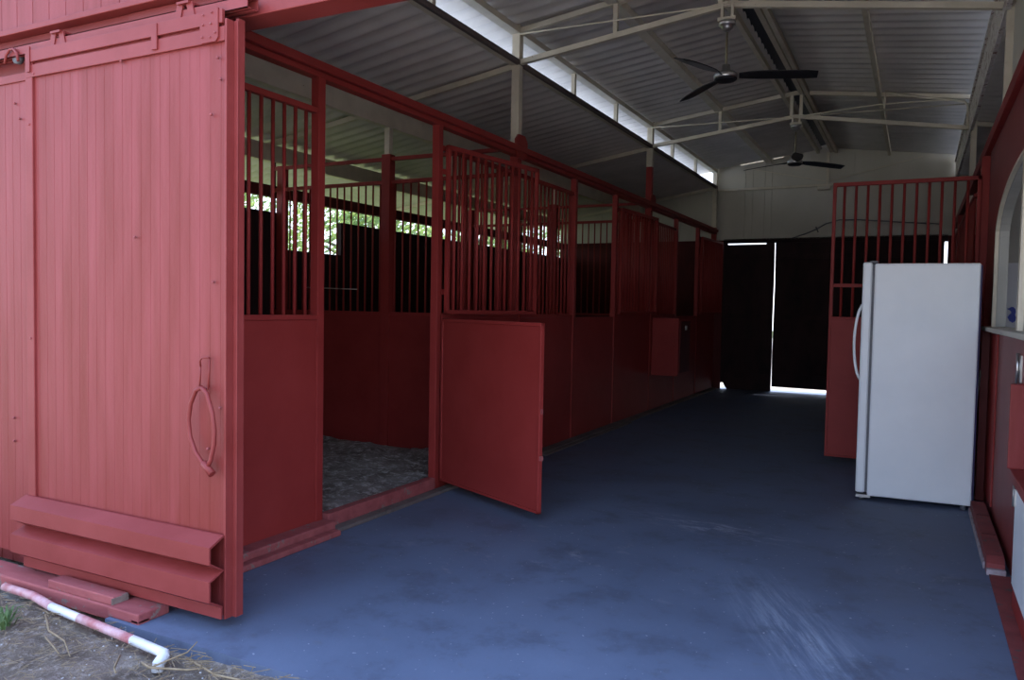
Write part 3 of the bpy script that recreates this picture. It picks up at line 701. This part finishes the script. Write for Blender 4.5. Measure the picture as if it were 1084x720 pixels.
MB().box(-1.55, -1.35, EY - .10, EY - .0, 3.44, 3.498).build('body', 'cream', t, .005)
MB().box(-1.53, -1.37, EY - .104, EY - .10, 3.45, 3.49).build('cover', 'wallcream', t)
tag(MB().tube([(-1.95, EY - .02, 2.645), (-1.72, EY - .02, 2.72), (-1.55, EY - .02, 2.79), (-1.40, EY - .02, 2.88), (-1.2, EY - .02, 2.935), (-.9, EY - .02, 2.93), (-.4, EY - .02, 2.88), (.3, EY - .02, 2.82)], .010).tube([(-1.56, EY - .03, 2.83), (-1.52, EY - .03, 2.74)], .010).build('cable', 'grey'), 'dark cable sagging across the cream end wall', 'cable')
dl = thing('sliding_door', 'dark left sliding door at the far end of the aisle', 'door', (-2.65, EY + .02, 0))
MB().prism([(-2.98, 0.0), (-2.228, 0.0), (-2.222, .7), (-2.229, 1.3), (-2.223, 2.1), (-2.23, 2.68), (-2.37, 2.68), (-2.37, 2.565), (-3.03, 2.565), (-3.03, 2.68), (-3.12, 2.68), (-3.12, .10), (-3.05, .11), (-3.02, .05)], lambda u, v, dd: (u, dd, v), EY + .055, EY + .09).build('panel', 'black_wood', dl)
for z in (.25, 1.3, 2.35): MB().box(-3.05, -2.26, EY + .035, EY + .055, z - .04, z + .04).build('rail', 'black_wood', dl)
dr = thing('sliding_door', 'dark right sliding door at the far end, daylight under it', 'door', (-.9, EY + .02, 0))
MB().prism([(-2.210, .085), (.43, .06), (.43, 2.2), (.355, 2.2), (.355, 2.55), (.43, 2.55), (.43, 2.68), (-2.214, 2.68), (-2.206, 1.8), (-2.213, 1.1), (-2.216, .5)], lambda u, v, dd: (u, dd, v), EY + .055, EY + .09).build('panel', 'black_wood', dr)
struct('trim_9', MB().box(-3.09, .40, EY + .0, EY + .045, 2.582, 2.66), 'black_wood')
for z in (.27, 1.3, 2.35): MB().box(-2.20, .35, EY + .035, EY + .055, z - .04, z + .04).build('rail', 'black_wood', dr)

# ------------------------------------------------------------------ ceiling fans
def fan(y, a0, label, zc):
    x = XRIDGE
    t = thing('ceiling_fan', label, 'ceiling fan', (x, y, 3.78))
    MB().box(x - .07, x + .07, y - .035, y + .035, zc + .0, zc + .03).box(x - .05, x - .03, y - .02, y + .02, zc + .03, 3.80).box(x + .03, x + .05, y - .02, y + .02, zc + .03, 3.80).build('mounting_bracket', 'cream', t)
    MB().lathe((x, y, zc - .085), [(.016, .015), (.03, .018), (.045, .035), (.048, .05), (.064, .055), (.066, .085)], 20).build('canopy', 'chrome', t)
    MB().tube([(x, y, zc - .08), (x, y, 3.30)], .009, 10).build('downrod', 'brass', t)
    MB().lathe((x, y, 3.205), [(.02, 0), (.075, .004), (.09, .02), (.092, .045), (.07, .062), (.035, .07), (.03, .12), (.014, .125)], 24).build('motor', 'chrome', t)
    MB().lathe((x, y, 3.196), [(.02, 0), (.07, .002), (.085, .012), (.088, .022)], 24).build('bottom_cap', 'black', t)
    for k3 in range(3):
        a = a0 + k3 * 2 * PI / 3; d_ = Vector((math.cos(a), math.sin(a), 0)); s_ = Vector((-d_.y, d_.x, 0)); c = Vector((x, y, 3.235))
        vs = []; n = 9
        for i in range(n):
            r = .10 + .58 * i / (n - 1); wd = [.022, .045, .060, .064, .064, .063, .061, .056, .042][i]; droop = -.0 - .022 * (i / (n - 1)) ** 1.6
            for sgn in (-1, 1):
                for th in (0, .007): vs.append(c + d_ * r + s_ * sgn * wd + Vector((0, 0, droop + -sgn * .013 + th)))
        fs = []
        for i in range(n - 1):
            o = i * 4; fs += [(o, o + 4, o + 6, o + 2), (o + 1, o + 3, o + 7, o + 5), (o, o + 1, o + 5, o + 4), (o + 2, o + 6, o + 7, o + 3)]
        fs += [(0, 2, 3, 1), (n * 4 - 4, n * 4 - 3, n * 4 - 1, n * 4 - 2)]
        MB().add(vs, fs).build('blade', 'black', t, bevel=.002)
fan(6.33, math.radians(13), 'nearer three blade black ceiling fan on a long brass rod', 3.66)
fan(10.28, math.radians(41), 'farther three blade black ceiling fan above the end of the aisle', 3.69)

# ------------------------------------------------------------------ trees beyond the stalls
def tree(x, y, h, r, seed, label):
    random.seed(seed); t = thing('tree', label, 'tree', (x, y, -.06), group=None)
    MB().tube([(x, y, -.1), (x + .08, y, h * .3), (x - .05, y + .1, h * .6), (x, y, h * .9)], [.16, .13, .09, .04], 10).build('trunk', 'bark', t)
    for k2 in range(5):
        a = random.uniform(0, 2 * PI); z = random.uniform(.3, .7) * h
        MB().tube([(x, y, z), (x + math.cos(a) * r * .4, y + math.sin(a) * r * .4, z + .4), (x + math.cos(a) * r * .8, y + math.sin(a) * r * .8, z + .7)], [.06, .04, .015], 6).build('branch', 'bark', t)
    mb = MB(); vs = []; fs = []
    cl = []
    for i in range(70):
        a = random.uniform(0, 2 * PI); u = random.uniform(-1, 1); q = random.uniform(.45, 1) 
        cl.append(Vector((x + r * q * math.cos(a) * math.sqrt(1 - u * u), y + r * q * math.sin(a) * math.sqrt(1 - u * u), h * .58 + u * h * .46)))
    for c in cl:
        for i in range(85):
            p = c + Vector([random.gauss(0, .26) for _ in range(3)])
            if p.z < .3: continue
            n_ = Vector([random.gauss(0, 1) for _ in range(3)]).normalized(); a_ = n_.orthogonal().normalized(); b_ = n_.cross(a_); L = random.uniform(.05, .10)
            o = len(vs); vs += [p - a_ * L, p + b_ * L * .45, p + a_ * L, p - b_ * L * .45]; fs.append((o, o + 1, o + 2, o + 3))
    mb.add(vs, fs); mb.build('foliage', 'leaf', t, fixn=False)
for i, (x, y_, h, r) in enumerate(((-10.6, 8.6, 4.6, 1.65), (-14.6, 12.9, 5.8, 2.0), (-10.4, 13.6, 4.6, 1.6), (-15.4, 18.9, 6.4, 2.2), (-10.6, 18.3, 5.0, 1.7), (-12.5, 23.8, 6.0, 2.2), (-10.8, 27.6, 5.0, 1.7))):
    tree(x, y_, h, r, 20 + i, ['leafy tree outside seen at the far left of the light gap above the stall wall', 'leafy tree filling the outer stall window', 'leafy tree seen through the light gap right of the outer window', 'leafy tree seen through the light gap past the middle stall post', 'leafy tree glimpsed through the left bars of the open upper gate', 'leafy tree glimpsed through the middle bars of the open upper gate', 'leafy tree glimpsed through the bars right of the open upper gate'][i])

# ------------------------------------------------------------------ light
w = bpy.data.worlds.new('sky'); SC.world = w; w.use_nodes = True; t = w.node_tree
bg = t.nodes['Background']; tc = t.nodes.new('ShaderNodeTexCoord'); sp = t.nodes.new('ShaderNodeSeparateXYZ')
t.links.new(tc.outputs['Generated'], sp.inputs[0])
r = ramp(t, sp.outputs['Z'], [(0.0, (.80, .84, .92)), (.25, (.58, .73, 1.05)), (1.0, (.36, .56, 1.05))])
t.links.new(r.outputs['Color'], bg.inputs['Color']); bg.inputs['Strength'].default_value = 1.9
sun = bpy.data.lights.new('sun', 'SUN'); sun.energy = 6.5; sun.angle = .01; sun.color = (1.0, .94, .85)
so = bpy.data.objects.new('sun', sun); COL.objects.link(so)
so.rotation_euler = Vector((.30, -.33, -1.25)).to_track_quat('-Z', 'Y').to_euler()

# ------------------------------------------------------------------ camera
cam = bpy.data.cameras.new('camera'); co = bpy.data.objects.new('camera', cam); COL.objects.link(co)
yaw, pit, rol = (math.radians(v) for v in (27.145, 2.435, 1.03)); F = 833.6
fw = Vector((-math.sin(yaw) * math.cos(pit), math.cos(yaw) * math.cos(pit), -math.sin(pit)))
rt = Vector((math.cos(yaw), math.sin(yaw), 0)); upv = rt.cross(fw)
r2 = rt * math.cos(rol) + upv * math.sin(rol); u2 = upv * math.cos(rol) - rt * math.sin(rol)
mw = Matrix((r2, u2, -fw)).transposed().to_4x4(); mw.translation = (0, 0, 1.4); co.matrix_world = mw
cam.sensor_fit = 'HORIZONTAL'; cam.sensor_width = 36; cam.lens = 36 * F / 1084; cam.clip_start = .05; cam.clip_end = 300
SC.camera = co
SC.view_settings.view_transform = 'Standard'; SC.view_settings.look = 'None'; SC.view_settings.gamma = 1; SC.view_settings.use_curve_mapping = False
SC.view_settings.exposure = .95
